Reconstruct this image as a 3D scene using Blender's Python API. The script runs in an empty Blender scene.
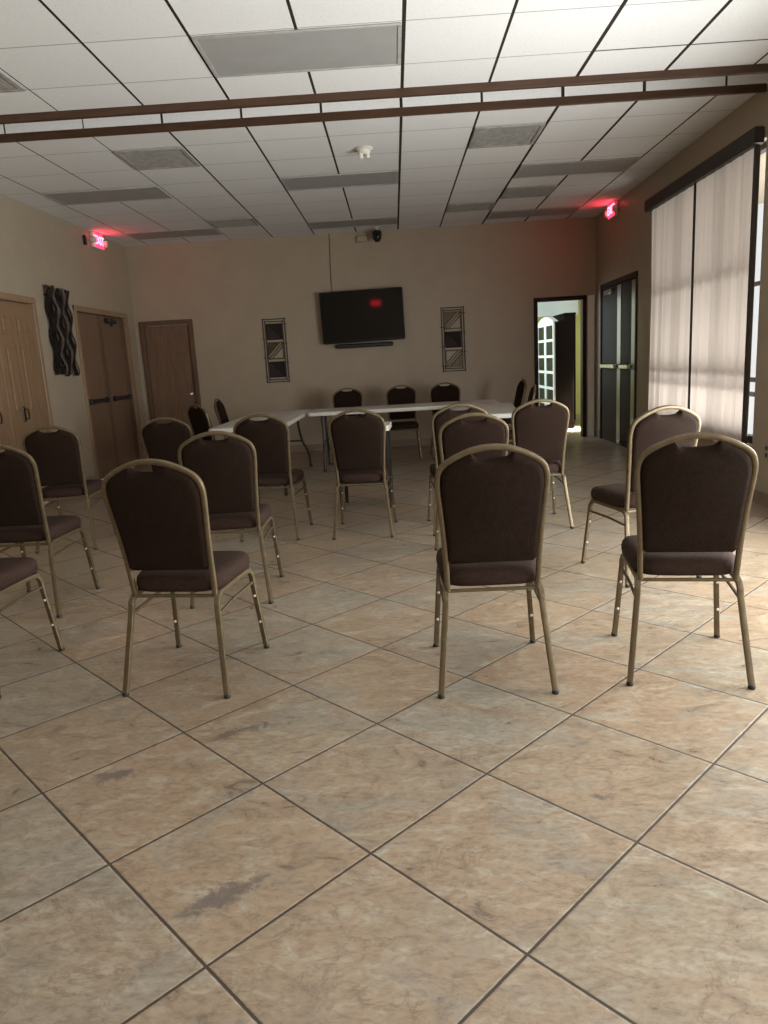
import bpy, math, random
from math import sin, cos, pi, radians as R
from mathutils import Vector, Matrix
random.seed(7)
SC = bpy.context.scene
COL = SC.collection

# ------------------------------------------------------------------ materials
def newmat(name):
    m = bpy.data.materials.new(name); m.use_nodes = True
    nt = m.node_tree; b = nt.nodes['Principled BSDF']
    return m, nt, b

def N(nt, typ, **kw):
    n = nt.nodes.new(typ)
    for k, v in kw.items():
        if k.startswith('i_'):
            key = k[2:]
            n.inputs[int(key) if key.isdigit() else key].default_value = v
        else:
            setattr(n, k, v)
    return n

def L(nt, a, b): nt.links.new(a, b)

def math_n(nt, op, a, b=None, c=None):
    n = nt.nodes.new('ShaderNodeMath'); n.operation = op
    for i, v in enumerate((a, b, c)):
        if v is None: continue
        if isinstance(v, (int, float)): n.inputs[i].default_value = v
        else: nt.links.new(v, n.inputs[i])
    return n.outputs[0]

def mixc(nt, fac, a, b, blend='MIX'):
    n = nt.nodes.new('ShaderNodeMix'); n.data_type = 'RGBA'; n.blend_type = blend
    for sock, v in ((0, fac), (6, a), (7, b)):
        if isinstance(v, (int, float)): n.inputs[sock].default_value = v
        elif isinstance(v, tuple): n.inputs[sock].default_value = (*v, 1) if len(v) == 3 else v
        else: nt.links.new(v, n.inputs[sock])
    return n.outputs[2]

def ramp(nt, fac, stops):
    n = nt.nodes.new('ShaderNodeValToRGB'); cr = n.color_ramp
    while len(cr.elements) < len(stops): cr.elements.new(0.5)
    for e, (p, c) in zip(cr.elements, stops):
        e.position = p; e.color = (*c, 1) if len(c) == 3 else c
    nt.links.new(fac, n.inputs[0]); return n.outputs[0]

def noise_var(nt, scale, detail=3, rough=.6, coord='Object', dist=0.0, vec=None):
    if vec is None:
        tc = nt.nodes.new('ShaderNodeTexCoord'); vec = tc.outputs[coord]
    n = N(nt, 'ShaderNodeTexNoise'); n.inputs['Scale'].default_value = scale
    n.inputs['Detail'].default_value = detail; n.inputs['Roughness'].default_value = rough
    n.inputs['Distortion'].default_value = dist
    nt.links.new(vec, n.inputs['Vector']); return n.outputs['Fac']

def bump(nt, b, h, strength=.2, dist=.01):
    n = nt.nodes.new('ShaderNodeBump'); n.inputs['Strength'].default_value = strength
    n.inputs['Distance'].default_value = dist; nt.links.new(h, n.inputs['Height'])
    nt.links.new(n.outputs[0], b.inputs['Normal'])

def simple(name, c, rough=.5, metal=0.0, var=.12, scale=12, bmp=0.0, bscale=150, spec=None, coat=0):
    m, nt, b = newmat(name)
    f = noise_var(nt, scale)
    lo = tuple(x * (1 - var) for x in c); hi = tuple(min(1, x * (1 + var)) for x in c)
    L(nt, ramp(nt, f, [(.3, lo), (.7, hi)]), b.inputs['Base Color'])
    b.inputs['Roughness'].default_value = rough; b.inputs['Metallic'].default_value = metal
    if spec is not None: b.inputs['Specular IOR Level'].default_value = spec
    if coat: b.inputs['Coat Weight'].default_value = coat
    if bmp: bump(nt, b, noise_var(nt, bscale, 2), bmp, .003)
    return m

def emit(name, c, s, base=(.3, .02, .03)):
    m, nt, b = newmat(name)
    b.inputs['Base Color'].default_value = (*base, 1)
    b.inputs['Emission Color'].default_value = (*c, 1); b.inputs['Emission Strength'].default_value = s
    return m

def wood(name, dark, light, rough=.45, sx=9.0, sz=.7, coat=0.0, spec=.5):
    m, nt, b = newmat(name)
    tc = nt.nodes.new('ShaderNodeTexCoord'); mp = nt.nodes.new('ShaderNodeMapping')
    mp.inputs['Scale'].default_value = (sx, sx, sz); L(nt, tc.outputs['Object'], mp.inputs[0])
    f = noise_var(nt, 3.0, 6, .65, vec=mp.outputs[0], dist=.8)
    L(nt, ramp(nt, f, [(.25, dark), (.75, light)]), b.inputs['Base Color'])
    b.inputs['Roughness'].default_value = rough
    b.inputs['Specular IOR Level'].default_value = spec
    b.inputs['Coat Weight'].default_value = coat; b.inputs['Coat Roughness'].default_value = .25
    return m

M = {}
M['wall'] = simple('painted_plaster', (.39, .322, .235), .5, var=.04, scale=3, bmp=.35, bscale=90)
M['hallwall'] = simple('hall_plaster', (.70, .74, .72), .7, var=.04, scale=3)
M['hallyellow'] = simple('hall_yellow_plaster', (.66, .60, .20), .7, var=.04, scale=3)
M['white_trim'] = simple('white_painted_trim', (.86, .84, .78), .3, var=.04)
M['base'] = simple('tile_baseboard', (.26, .205, .15), .4, var=.2, scale=4)
M['oak'] = wood('light_brown_door_wood', (.20, .118, .062), (.32, .20, .115), .5)
M['oakframe'] = wood('light_brown_casing_wood', (.24, .155, .09), (.34, .225, .135), .45)
M['walnut'] = wood('dark_brown_door_wood', (.15, .085, .05), (.23, .14, .085), .42)
M['walnut_frame'] = wood('dark_brown_casing_wood', (.10, .056, .034), (.155, .09, .055), .42)
M['dkwalnut'] = wood('very_dark_door_wood', (.026, .013, .008), (.05, .026, .017), .55, spec=.12)
M['trackwood'] = wood('brown_ceiling_trim_wood', (.045, .021, .011), (.09, .043, .021), .45, sx=1.2, sz=9)
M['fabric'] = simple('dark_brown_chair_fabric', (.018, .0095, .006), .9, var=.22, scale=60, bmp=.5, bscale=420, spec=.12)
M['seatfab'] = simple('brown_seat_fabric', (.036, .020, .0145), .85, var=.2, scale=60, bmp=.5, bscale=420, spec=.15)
M['gold'] = simple('antique_gold_metal', (.145, .108, .060), .45, .5, var=.15, scale=25)
M['rubber'] = simple('black_rubber', (.018, .016, .015), .6)
M['chrome'] = simple('bright_metal', (.75, .75, .73), .22, 1.0, var=.03)
M['bumper'] = simple('pale_plastic_bumper', (.68, .64, .55), .4)
M['tabletop'] = simple('white_plastic_tabletop', (.64, .62, .57), .4, var=.03, scale=20, bmp=.15, bscale=250)
M['legdark'] = simple('dark_grey_table_leg', (.03, .026, .024), .45, .3)
M['black'] = simple('black_plastic', (.012, .011, .011), .4)
M['bezel'] = simple('glossy_black_bezel', (.008, .007, .007), .3, spec=.3)
M['screen'] = simple('dark_glass_screen', (.005, .005, .005), .045, var=.02, spec=.28)
M['diffuser'] = simple('grey_light_diffuser', (.36, .355, .345), .65, var=.05, scale=6)
M['lightframe'] = simple('light_frame_metal', (.42, .41, .39), .5)
M['vent'] = simple('grey_vent_metal', (.36, .345, .32), .5, var=.25, scale=14)
M['whiteplastic'] = simple('white_plastic', (.78, .76, .70), .4, var=.03)
M['iron'] = simple('dark_bronze_iron', (.055, .04, .028), .45, .5, var=.3)
M['artdark'] = simple('dark_art_panel', (.012, .007, .006), .8, var=.3, scale=9)
M['artbronze'] = simple('bronze_art_panel', (.09, .064, .034), .45, .5, var=.35, scale=14)
M['artplum'] = simple('plum_art_panel', (.03, .018, .016), .75, var=.3, scale=9)
M['strand'] = simple('blackened_steel_strand', (.022, .018, .017), .38, .6, var=.3, scale=8)
M['strandshimmer'] = simple('steel_strand_shimmer', (.20, .175, .15), .4, .6, var=.3, scale=8)  # lighter copy of the black strand, for painted-in shimmer
M['valance'] = simple('dark_brown_valance', (.028, .018, .014), .5)
M['alu'] = simple('dark_window_metal', (.05, .045, .04), .4, .6)
M['doorsheen'] = simple('door_reflection_metal', (.42, .40, .37), .33, .85, var=.06)  # bright metal for the imitated reflection on the dark doors
M['cord'] = simple('brown_cord', (.075, .055, .04), .6)
M['cabdark'] = wood('black_brown_cabinet_wood', (.008, .006, .005), (.018, .012, .010), .8, spec=.06)
M['cabwhite'] = simple('white_cabinet_paint', (.80, .83, .82), .35, var=.03)
M['darkglass'] = simple('dark_cabinet_glass', (.008, .009, .010), .4, spec=.15)
M['red'] = emit('red_exit_face', (1.0, .012, .035), 9.0)
M['redletter'] = emit('bright_red_letters', (1.0, .05, .09), 18.0)
M['ceilplain'] = simple('hall_ceiling_paint', (.78, .80, .79), .8, var=.03)

# translucent curtain
m, nt, b = newmat('translucent_curtain_fabric'); M['curtain'] = m
tc = nt.nodes.new('ShaderNodeTexCoord'); mp = nt.nodes.new('ShaderNodeMapping'); mp.inputs['Scale'].default_value = (60, 60, 400)
L(nt, tc.outputs['Object'], mp.inputs[0]); f = noise_var(nt, 2, 2, vec=mp.outputs[0])
c = ramp(nt, f, [(.3, (.50, .43, .385)), (.7, (.58, .505, .455))])
L(nt, c, b.inputs['Base Color']); b.inputs['Roughness'].default_value = .9
tr = nt.nodes.new('ShaderNodeBsdfTranslucent'); L(nt, c, tr.inputs[0])
mx = nt.nodes.new('ShaderNodeMixShader'); mx.inputs[0].default_value = .38
L(nt, b.outputs[0], mx.inputs[1]); L(nt, tr.outputs[0], mx.inputs[2])
L(nt, mx.outputs[0], nt.nodes['Material Output'].inputs[0])

# window glass: mostly clear, light passes
m, nt, b = newmat('window_glass'); M['glass'] = m
gl = nt.nodes.new('ShaderNodeBsdfGlossy'); gl.inputs['Roughness'].default_value = .02
tp = nt.nodes.new('ShaderNodeBsdfTransparent'); tp.inputs[0].default_value = (.93, .95, .95, 1)
mx = nt.nodes.new('ShaderNodeMixShader'); mx.inputs[0].default_value = .05
L(nt, tp.outputs[0], mx.inputs[1]); L(nt, gl.outputs[0], mx.inputs[2])
L(nt, mx.outputs[0], nt.nodes['Material Output'].inputs[0])

# floor: large stone-look tiles laid on the diagonal
T, OX, OY, ANG = .508, -.1331, 1.0158, .78628
m, nt, b = newmat('diagonal_stone_tile_floor'); M['floor'] = m
geo = nt.nodes.new('ShaderNodeNewGeometry'); sep = nt.nodes.new('ShaderNodeSeparateXYZ'); L(nt, geo.outputs['Position'], sep.inputs[0])
X, Y = sep.outputs[0], sep.outputs[1]
dx, dy = math_n(nt, 'SUBTRACT', X, OX), math_n(nt, 'SUBTRACT', Y, OY)
u = math_n(nt, 'DIVIDE', math_n(nt, 'ADD', math_n(nt, 'MULTIPLY', dx, cos(ANG)), math_n(nt, 'MULTIPLY', dy, sin(ANG))), T)
v = math_n(nt, 'DIVIDE', math_n(nt, 'SUBTRACT', math_n(nt, 'MULTIPLY', dy, cos(ANG)), math_n(nt, 'MULTIPLY', dx, sin(ANG))), T)
iu, iv = math_n(nt, 'FLOOR', u), math_n(nt, 'FLOOR', v)
fu, fv = math_n(nt, 'SUBTRACT', u, iu), math_n(nt, 'SUBTRACT', v, iv)
eu = math_n(nt, 'MINIMUM', fu, math_n(nt, 'SUBTRACT', 1.0, fu)); ev = math_n(nt, 'MINIMUM', fv, math_n(nt, 'SUBTRACT', 1.0, fv))
edge = math_n(nt, 'MULTIPLY', math_n(nt, 'MINIMUM', eu, ev), T)
wob = math_n(nt, 'MULTIPLY', math_n(nt, 'SUBTRACT', noise_var(nt, 40, 2, vec=geo.outputs['Position']), .5), .0025)
edge = math_n(nt, 'ADD', edge, wob)
grout = nt.nodes.new('ShaderNodeMapRange'); grout.inputs[1].default_value = .0031; grout.inputs[2].default_value = .0045
grout.inputs[3].default_value = 1; grout.inputs[4].default_value = 0; L(nt, edge, grout.inputs[0])
cid = nt.nodes.new('ShaderNodeCombineXYZ'); L(nt, iu, cid.inputs[0]); L(nt, iv, cid.inputs[1])
wn = nt.nodes.new('ShaderNodeTexWhiteNoise'); wn.noise_dimensions = '3D'; L(nt, cid.outputs[0], wn.inputs['Vector'])
wsep = nt.nodes.new('ShaderNodeSeparateColor'); L(nt, wn.outputs['Color'], wsep.inputs[0])
# tile-local marbling coordinates, shifted per tile
sh = nt.nodes.new('ShaderNodeVectorMath'); sh.operation = 'MULTIPLY_ADD'
L(nt, wn.outputs['Color'], sh.inputs[0]); sh.inputs[1].default_value = (13, 17, 11); L(nt, geo.outputs['Position'], sh.inputs[2])
mpf = nt.nodes.new('ShaderNodeMapping'); mpf.inputs['Rotation'].default_value = (0, 0, R(28)); mpf.inputs['Scale'].default_value = (1.0, 1.9, 1)
L(nt, sh.outputs[0], mpf.inputs[0]); VEC = mpf.outputs[0]
n1 = noise_var(nt, 2.6, 5, .6, vec=VEC, dist=.7)
n2 = noise_var(nt, 7.0, 7, .68, vec=VEC, dist=1.1)
n3 = noise_var(nt, 38, 4, .7, vec=VEC)
rn = N(nt, 'ShaderNodeTexNoise'); rn.noise_type = 'RIDGED_MULTIFRACTAL'; rn.inputs['Scale'].default_value = 5.5; rn.inputs['Detail'].default_value = 5
rn.inputs['Roughness'].default_value = .55; rn.inputs['Distortion'].default_value = .9; L(nt, VEC, rn.inputs['Vector']); rdg = rn.outputs['Fac']
basec = ramp(nt, wsep.outputs[0], [(.0, (0.318, 0.256, 0.181)), (.3, (0.342, 0.256, 0.177)), (.5, (0.366, 0.256, 0.166)), (.75, (0.300, 0.252, 0.193)), (1.0, (0.323, 0.279, 0.220))])
peach = mixc(nt, ramp(nt, n1, [(.44, (0, 0, 0)), (.62, (.7, .7, .7))]), basec, (0.360, 0.262, 0.175))
grey = mixc(nt, ramp(nt, n1, [(.34, (.8, .8, .8)), (.47, (0, 0, 0))]), peach, (0.300, 0.269, 0.218))
light = mixc(nt, ramp(nt, n2, [(.50, (0, 0, 0)), (.68, (.75, .75, .75))]), grey, (0.446, 0.396, 0.312))
dk = mixc(nt, ramp(nt, n2, [(.28, (.8, .8, .8)), (.45, (0, 0, 0))]), light, (0.137, 0.105, 0.079))
fine = mixc(nt, ramp(nt, n3, [(.32, (.5, .5, .5)), (.55, (0, 0, 0))]), dk, (0.137, 0.105, 0.079))
rn2 = N(nt, 'ShaderNodeTexNoise'); rn2.inputs['Scale'].default_value = 3.2; rn2.inputs['Detail'].default_value = 6
rn2.inputs['Roughness'].default_value = .62; rn2.inputs['Distortion'].default_value = 1.6; L(nt, VEC, rn2.inputs['Vector'])
vein = math_n(nt, 'ABSOLUTE', math_n(nt, 'SUBTRACT', rn2.outputs['Fac'], .5))
veinc = mixc(nt, math_n(nt, 'MULTIPLY', ramp(nt, vein, [(.0, (.5, .5, .5)), (.02, (0, 0, 0))]), ramp(nt, n1, [(.4, (.2, .2, .2)), (.6, (1, 1, 1))])), fine, (0.137, 0.095, 0.065))
# printed grey blotches that belong to particular tiles
blot = None
for (bx, by, sx, sy, rot) in ((-.50, 1.60, .11, .034, .62), (-.66, 2.43, .10, .032, .55), (.545, 1.945, .035, .018, -.4), (-1.02, 2.18, .07, .03, .3)):
    ax = math_n(nt, 'SUBTRACT', X, bx); ay = math_n(nt, 'SUBTRACT', Y, by)
    px = math_n(nt, 'DIVIDE', math_n(nt, 'ADD', math_n(nt, 'MULTIPLY', ax, cos(rot)), math_n(nt, 'MULTIPLY', ay, sin(rot))), sx)
    py = math_n(nt, 'DIVIDE', math_n(nt, 'SUBTRACT', math_n(nt, 'MULTIPLY', ay, cos(rot)), math_n(nt, 'MULTIPLY', ax, sin(rot))), sy)
    d = math_n(nt, 'SQRT', math_n(nt, 'ADD', math_n(nt, 'MULTIPLY', px, px), math_n(nt, 'MULTIPLY', py, py)))
    d = math_n(nt, 'ADD', d, math_n(nt, 'MULTIPLY', math_n(nt, 'SUBTRACT', noise_var(nt, 16, 6, .7, vec=geo.outputs['Position'], dist=1.0), .5), 4.2))
    blot = d if blot is None else math_n(nt, 'MINIMUM', blot, d)
stain = mixc(nt, ramp(nt, math_n(nt, 'MULTIPLY', blot, .5), [(.30, (.7, .7, .7)), (.54, (0, 0, 0))]), veinc, (0.103, 0.087, 0.082))
tint = mixc(nt, .5, stain, ramp(nt, wsep.outputs[1], [(0, (0.418, 0.411, 0.396)), (1, (0.552, 0.557, 0.554))]), 'OVERLAY')
fc = mixc(nt, grout.outputs[0], stain, (.05, .034, .022))
L(nt, fc, b.inputs['Base Color'])
rg = math_n(nt, 'ADD', .20, math_n(nt, 'MULTIPLY', n2, .22)); nearj = nt.nodes.new('ShaderNodeMapRange'); nearj.inputs[1].default_value = .004; nearj.inputs[2].default_value = .010; nearj.inputs[3].default_value = .85; nearj.inputs[4].default_value = 0; L(nt, edge, nearj.inputs[0])
L(nt, math_n(nt, 'MAXIMUM', rg, nearj.outputs[0]), b.inputs['Roughness'])
b.inputs['Specular IOR Level'].default_value = .62
bev = nt.nodes.new('ShaderNodeMapRange'); bev.inputs[1].default_value = .002; bev.inputs[2].default_value = .008; L(nt, edge, bev.inputs[0])
hgt = math_n(nt, 'ADD', math_n(nt, 'MULTIPLY', bev.outputs[0], .35), math_n(nt, 'ADD', math_n(nt, 'MULTIPLY', n2, .9), math_n(nt, 'ADD', math_n(nt, 'MULTIPLY', rdg, .18), math_n(nt, 'MULTIPLY', n3, .18))))
bump(nt, b, hgt, .5, .005)

# ceiling: white fissured panels, dark runners along the room, thin cross joints
S, C0, HZ = .6096, .1544, 3.1665
RA, RC = 4.5374, 6.5487
YN0, YN1, YF0, YF1 = 5.56, 5.62, 5.985, 6.05          # the trimmed slot
m, nt, b = newmat('suspended_ceiling_panels'); M['ceiling'] = m
geo = nt.nodes.new('ShaderNodeNewGeometry'); sep = nt.nodes.new('ShaderNodeSeparateXYZ'); L(nt, geo.outputs['Position'], sep.inputs[0])
X, Y = sep.outputs[0], sep.outputs[1]
u = math_n(nt, 'DIVIDE', math_n(nt, 'SUBTRACT', X, C0), S); 
ru = math_n(nt, 'ROUND', u); du = math_n(nt, 'MULTIPLY', math_n(nt, 'ABSOLUTE', math_n(nt, 'SUBTRACT', u, ru)), S)
far = math_n(nt, 'GREATER_THAN', Y, 5.80)
ph = math_n(nt, 'ADD', math_n(nt, 'MULTIPLY', far, RC - RA), RA)
v = math_n(nt, 'DIVIDE', math_n(nt, 'SUBTRACT', Y, ph), S); rv = math_n(nt, 'ROUND', v)
dv = math_n(nt, 'MULTIPLY', math_n(nt, 'ABSOLUTE', math_n(nt, 'SUBTRACT', v, rv)), S)
# runner half width differs a little from runner to runner; the outer left ones are tighter
wr = nt.nodes.new('ShaderNodeTexWhiteNoise'); wr.noise_dimensions = '1D'; L(nt, ru, wr.inputs['W'])
hw = math_n(nt, 'ADD', .0085, math_n(nt, 'MULTIPLY', wr.outputs['Value'], .005))
hw = math_n(nt, 'SUBTRACT', hw, math_n(nt, 'MULTIPLY', math_n(nt, 'LESS_THAN', ru, -3.5), .0055))
run = math_n(nt, 'LESS_THAN', du, hw)
crs = math_n(nt, 'LESS_THAN', dv, .0042)
# a few cross joints on the right-hand side gape and show dark
gap = math_n(nt, 'MULTIPLY', math_n(nt, 'MULTIPLY', math_n(nt, 'LESS_THAN', dv, .008), math_n(nt, 'GREATER_THAN', X, C0 + 2 * S)),
             math_n(nt, 'MULTIPLY', math_n(nt, 'GREATER_THAN', Y, RA + .9 * S), math_n(nt, 'LESS_THAN', Y, RA + 1.1 * S)))
sp = noise_var(nt, 85, 3, .7, vec=geo.outputs['Position'], dist=.6)
fis = ramp(nt, sp, [(.30, (.66, .66, .655)), (.44, (.84, .84, .835)), (1, (.86, .86, .855))])
idc = nt.nodes.new('ShaderNodeCombineXYZ'); L(nt, math_n(nt, 'FLOOR', u), idc.inputs[0]); L(nt, math_n(nt, 'FLOOR', v), idc.inputs[1])
wt = nt.nodes.new('ShaderNodeTexWhiteNoise'); L(nt, idc.outputs[0], wt.inputs['Vector'])
pan = mixc(nt, .18, fis, mixc(nt, wt.outputs['Value'], (.70, .69, .67), (.84, .835, .82)))
c1 = mixc(nt, crs, pan, (.36, .34, .31))
c2 = mixc(nt, gap, c1, (.05, .04, .035))
L(nt, mixc(nt, run, c2, (.028, .021, .017)), b.inputs['Base Color']); b.inputs['Roughness'].default_value = .9
b.inputs['Specular IOR Level'].default_value = .2
bump(nt, b, sp, .25, .004)

# ------------------------------------------------------------------ mesh helpers
class MB:
    def __init__(s): s.v = []; s.f = []
    def box(s, x0, x1, y0, y1, z0, z1, bev=0.0):
        if bev <= 0:
            n = len(s.v)
            s.v += [(x, y, z) for z in (z0, z1) for y in (y0, y1) for x in (x0, x1)]
            s.f += [tuple(n + i for i in q) for q in ((0, 2, 3, 1), (4, 5, 7, 6), (0, 1, 5, 4), (2, 6, 7, 3), (0, 4, 6, 2), (1, 3, 7, 5))]
            return s
        bev = min(bev, (x1 - x0) * .45, (y1 - y0) * .45, (z1 - z0) * .45)
        # chamfered box through stacked chamfered rings
        def ring(ins, z):
            a, bb, c, d = x0 + ins, x1 - ins, y0 + ins, y1 - ins; k = bev
            return [(a + k, c, z), (bb - k, c, z), (bb, c + k, z), (bb, d - k, z), (bb - k, d, z), (a + k, d, z), (a, d - k, z), (a, c + k, z)]
        s.rings([ring(bev * .9, z0), ring(0, z0 + bev), ring(0, z1 - bev), ring(bev * .9, z1)]); return s
    def rings(s, rs, closed=True, cap=True):
        n0 = len(s.v); k = len(rs[0])
        for r in rs: s.v += [tuple(p) for p in r]
        for i in range(len(rs) - 1):
            for j in range(k if closed else k - 1):
                a = n0 + i * k + j; bq = n0 + i * k + (j + 1) % k
                s.f.append((a, bq, bq + k, a + k))
        if cap:
            s.f.append(tuple(n0 + j for j in reversed(range(k))))
            s.f.append(tuple(n0 + (len(rs) - 1) * k + j for j in range(k)))
        return s
    def sweep(s, path, w, h=None, n=10, ref=(0, 0, 1), power=2.6):
        h = h or w; P = [Vector(p) for p in path]; up = Vector(ref); rs = []; last = None
        for i, p in enumerate(P):
            t = (P[min(i + 1, len(P) - 1)] - P[max(i - 1, 0)]).normalized()
            a = up.cross(t) if last is None else last - t * last.dot(t)
            if a.length < 1e-5: a = Vector((1, 0, 0)).cross(t)
            a.normalize(); bb = t.cross(a); last = a
            ring = []
            for k in range(n):
                th = 2 * pi * k / n; cx, cy = cos(th), sin(th)
                ex = math.copysign(abs(cx) ** (2 / power), cx); ey = math.copysign(abs(cy) ** (2 / power), cy)
                ring.append(p + a * (ex * w / 2) + bb * (ey * h / 2))
            rs.append(ring)
        return s.rings(rs)
    def lathe(s, prof, cx=0, cy=0, n=20, axis='z'):
        rs = []
        for r, z in prof:
            r = max(r, .0004)
            if axis == 'z': rs.append([(cx + r * cos(2 * pi * k / n), cy + r * sin(2 * pi * k / n), z) for k in range(n)])
            elif axis == 'y': rs.append([(cx + r * cos(2 * pi * k / n), z, cy + r * sin(2 * pi * k / n)) for k in range(n)])
            else: rs.append([(z, cx + r * cos(2 * pi * k / n), cy + r * sin(2 * pi * k / n)) for k in range(n)])
        return s.rings(rs)
    def build(s, name, mat, parent=None, smooth=True, angle=38):
        me = bpy.data.meshes.new(name); me.from_pydata(s.v, [], s.f); me.update()
        import bmesh
        bm = bmesh.new(); bm.from_mesh(me); bmesh.ops.recalc_face_normals(bm, faces=bm.faces); bm.to_mesh(me); bm.free()
        if smooth:
            me.polygons.foreach_set('use_smooth', [True] * len(me.polygons)); me.set_sharp_from_angle(angle=R(angle))
        me.materials.append(M[mat] if isinstance(mat, str) else mat)
        o = bpy.data.objects.new(name, me); COL.objects.link(o)
        if parent: o.parent = parent
        return o

def crom(pts, n=6):
    P = [Vector(p) for p in pts]; out = []
    for i in range(len(P) - 1):
        p0, p1, p2, p3 = P[max(i - 1, 0)], P[i], P[i + 1], P[min(i + 2, len(P) - 1)]
        for k in range(n):
            t = k / n
            out.append(.5 * ((2 * p1) + (p2 - p0) * t + (2 * p0 - 5 * p1 + 4 * p2 - p3) * t * t + (3 * p1 - p0 - 3 * p2 + p3) * t ** 3))
    out.append(P[-1]); return out

def tag(o, label, cat, group=None):
    o['label'] = label; o['category'] = cat
    if group: o['group'] = group
    return o
def struct(o): o['kind'] = 'structure'; return o
def empty(name, loc=(0, 0, 0), rz=0.0):
    o = bpy.data.objects.new(name, None); o.empty_display_size = .1; COL.objects.link(o)
    o.location = loc; o.rotation_euler = (0, 0, rz); return o
def thing(name, label, cat, loc=(0, 0, 0), rz=0.0, group=None): return tag(empty(name, loc, rz), label, cat, group)
def copy_tree(o, parent=None):
    c = o.copy(); COL.objects.link(c)
    if parent: c.parent = parent; c.matrix_parent_inverse = o.matrix_parent_inverse.copy()
    for ch in [k for k in CHILD.get(o.name, [])] or list(o.children): copy_tree(ch, c)
    return c
CHILD = {}

# ------------------------------------------------------------------ room shell
XL, YB, YR, XC = -3.852, 11.129, -3.0, 3.012           # left wall, back wall, wall behind the camera, right far corner
SL = -.0218; RWROT = -pi / 2 + math.atan(SL)
def rpos(s, out=0.0, z=0.0):                            # point on the right wall, s metres from the far corner
    k = math.hypot(1, SL); return (XC + s * SL / k + out / k, YB - s / k + out * SL / k, z)
def lpos(y, out=0.0, z=0.0): return (XL - out, y, z)
def bpos(x, out=0.0, z=0.0): return (x, YB + out, z)

def wall(name, x0, x1, H, holes, mat, loc, rz, t=.16):
    mb = MB(); xs = x0
    for (a, bq, z0, z1) in sorted(holes):
        if a > xs: mb.box(xs, a, 0, t, 0, H)
        if z0 > 0: mb.box(a, bq, 0, t, 0, z0)
        if z1 < H: mb.box(a, bq, 0, t, z1, H)
        xs = bq
    if xs < x1: mb.box(xs, x1, 0, t, 0, H)
    o = mb.build(name, mat, smooth=False); o.location = loc; o.rotation_euler = (0, 0, rz); return struct(o)

HW = HZ + .5
D1 = (6.54, 8.00); D2 = (9.075, 10.745); DTOP = 2.13     # left wall double doors (clear of casing)
D3 = (-3.735, -3.035); D3T = 2.03
OP = (2.145, 2.83); OPT = 2.045
D4 = (.36, 1.975); D4T = 2.14
W1 = (2.55, 5.16, .47, 2.80)
W2 = (6.3, 9.5, .40, 1.75)
W3 = (10.5, 13.2, .40, 1.75)
wall('wall_left', YR, YB, HW, [(D1[0], D1[1], 0, DTOP), (D2[0], D2[1], 0, DTOP)], 'wall', (XL, 0, 0), pi / 2)
wall('wall_back', XL - .16, XC + .16, HW, [(D3[0], D3[1], 0, D3T), (OP[0], OP[1], 0, OPT)], 'wall', (0, YB, 0), 0)
wall('wall_right', 0, 14.2, HW, [(D4[0], D4[1], 0, D4T), W1, W2, W3], 'wall', rpos(0), RWROT)
# wall behind the camera: local x runs to -X
wall('wall_front', -3.2, 4.1, HW, [], 'wall', (0, YR, 0), pi)

struct(MB().box(-4.3, 4.9, YR - .3, 15.4, -.12, 0).build('floor', 'floor', smooth=False))
cb = MB()
cb.box(XL, 3.3, YR, YN0, HZ, HZ + .02); cb.box(XL, 3.3, YF1, YB, HZ, HZ + .02)
cb.box(XL, 3.3, YN0, YF1, HZ + .30, HZ + .32)            # top of the slot
cb.box(XL, 3.3, YN0, YN0 + .012, HZ, HZ + .30); cb.box(XL, 3.3, YF0 + .012, YF1, HZ, HZ + .30)
struct(cb.build('ceiling', 'ceiling', smooth=False))
struct(MB().box(XL + .002, 2.905, YN0, YN0 + .036, HZ - .052, HZ + .02, .004).build('trim_1', 'trackwood'))
struct(MB().box(XL + .002, 2.895, YF0 + .008, YF0 + .036, HZ - .046, HZ + .012, .004).build('trim_2', 'trackwood'))

def skirt(name, segs, pos, rz, H=.115):
    mb = MB()
    for a, bq in segs: mb.box(a, bq, -.014, -.001, 0.001, H, .004)
    o = mb.build(name, 'base'); o.location = pos; o.rotation_euler = (0, 0, rz); struct(o)
skirt('baseboard_left', [(YR, D1[0] - .06), (D1[1] + .06, D2[0] - .06), (D2[1] + .06, YB - .02)], (XL, 0, 0), pi / 2)
skirt('baseboard_back', [(D3[1] + .055, OP[0] - .05)], (0, YB, 0), 0)
skirt('baseboard_right', [(.02, D4[0] - .06), (D4[1] + .06, 14.0)], rpos(0), RWROT)

# ------------------------------------------------------------------ doors
def panel_leaf(mb, x0, x1, z0, z1, y, t, panels):
    """a flush leaf with raised panels; panels = list of (x0,x1,z0,z1)"""
    mb.box(x0, x1, y, y + t, z0, z1, .003)
    for (a, bq, c, d) in panels:
        # moulded rim, sunk field and raised centre
        for (i0, i1, dep) in ((0, .016, .007),):
            mb.box(a, bq, y - dep, y + .004, c, c + i1); mb.box(a, bq, y - dep, y + .004, d - i1, d)
            mb.box(a, a + i1, y - dep, y + .004, c + i1, d - i1); mb.box(bq - i1, bq, y - dep, y + .004, c + i1, d - i1)
        if bq - a > .09 and d - c > .09: mb.box(a + .038, bq - .038, y - .006, y + .004, c + .038, d - .038, .004)
def six(x0, x1, z0=.02, z1=2.1):
    w = x1 - x0; st = w * .135; mid = w * .11; pw = (w - 2 * st - mid) / 2; h = z1 - z0
    rows = [(z0 + .11 * h, z0 + .38 * h), (z0 + .46 * h, z0 + .80 * h), (z0 + .85 * h, z0 + .945 * h)]
    return [(x0 + st + k * (pw + mid), x0 + st + k * (pw + mid) + pw, a, bq) for k in (0, 1) for a, bq in rows]
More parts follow.
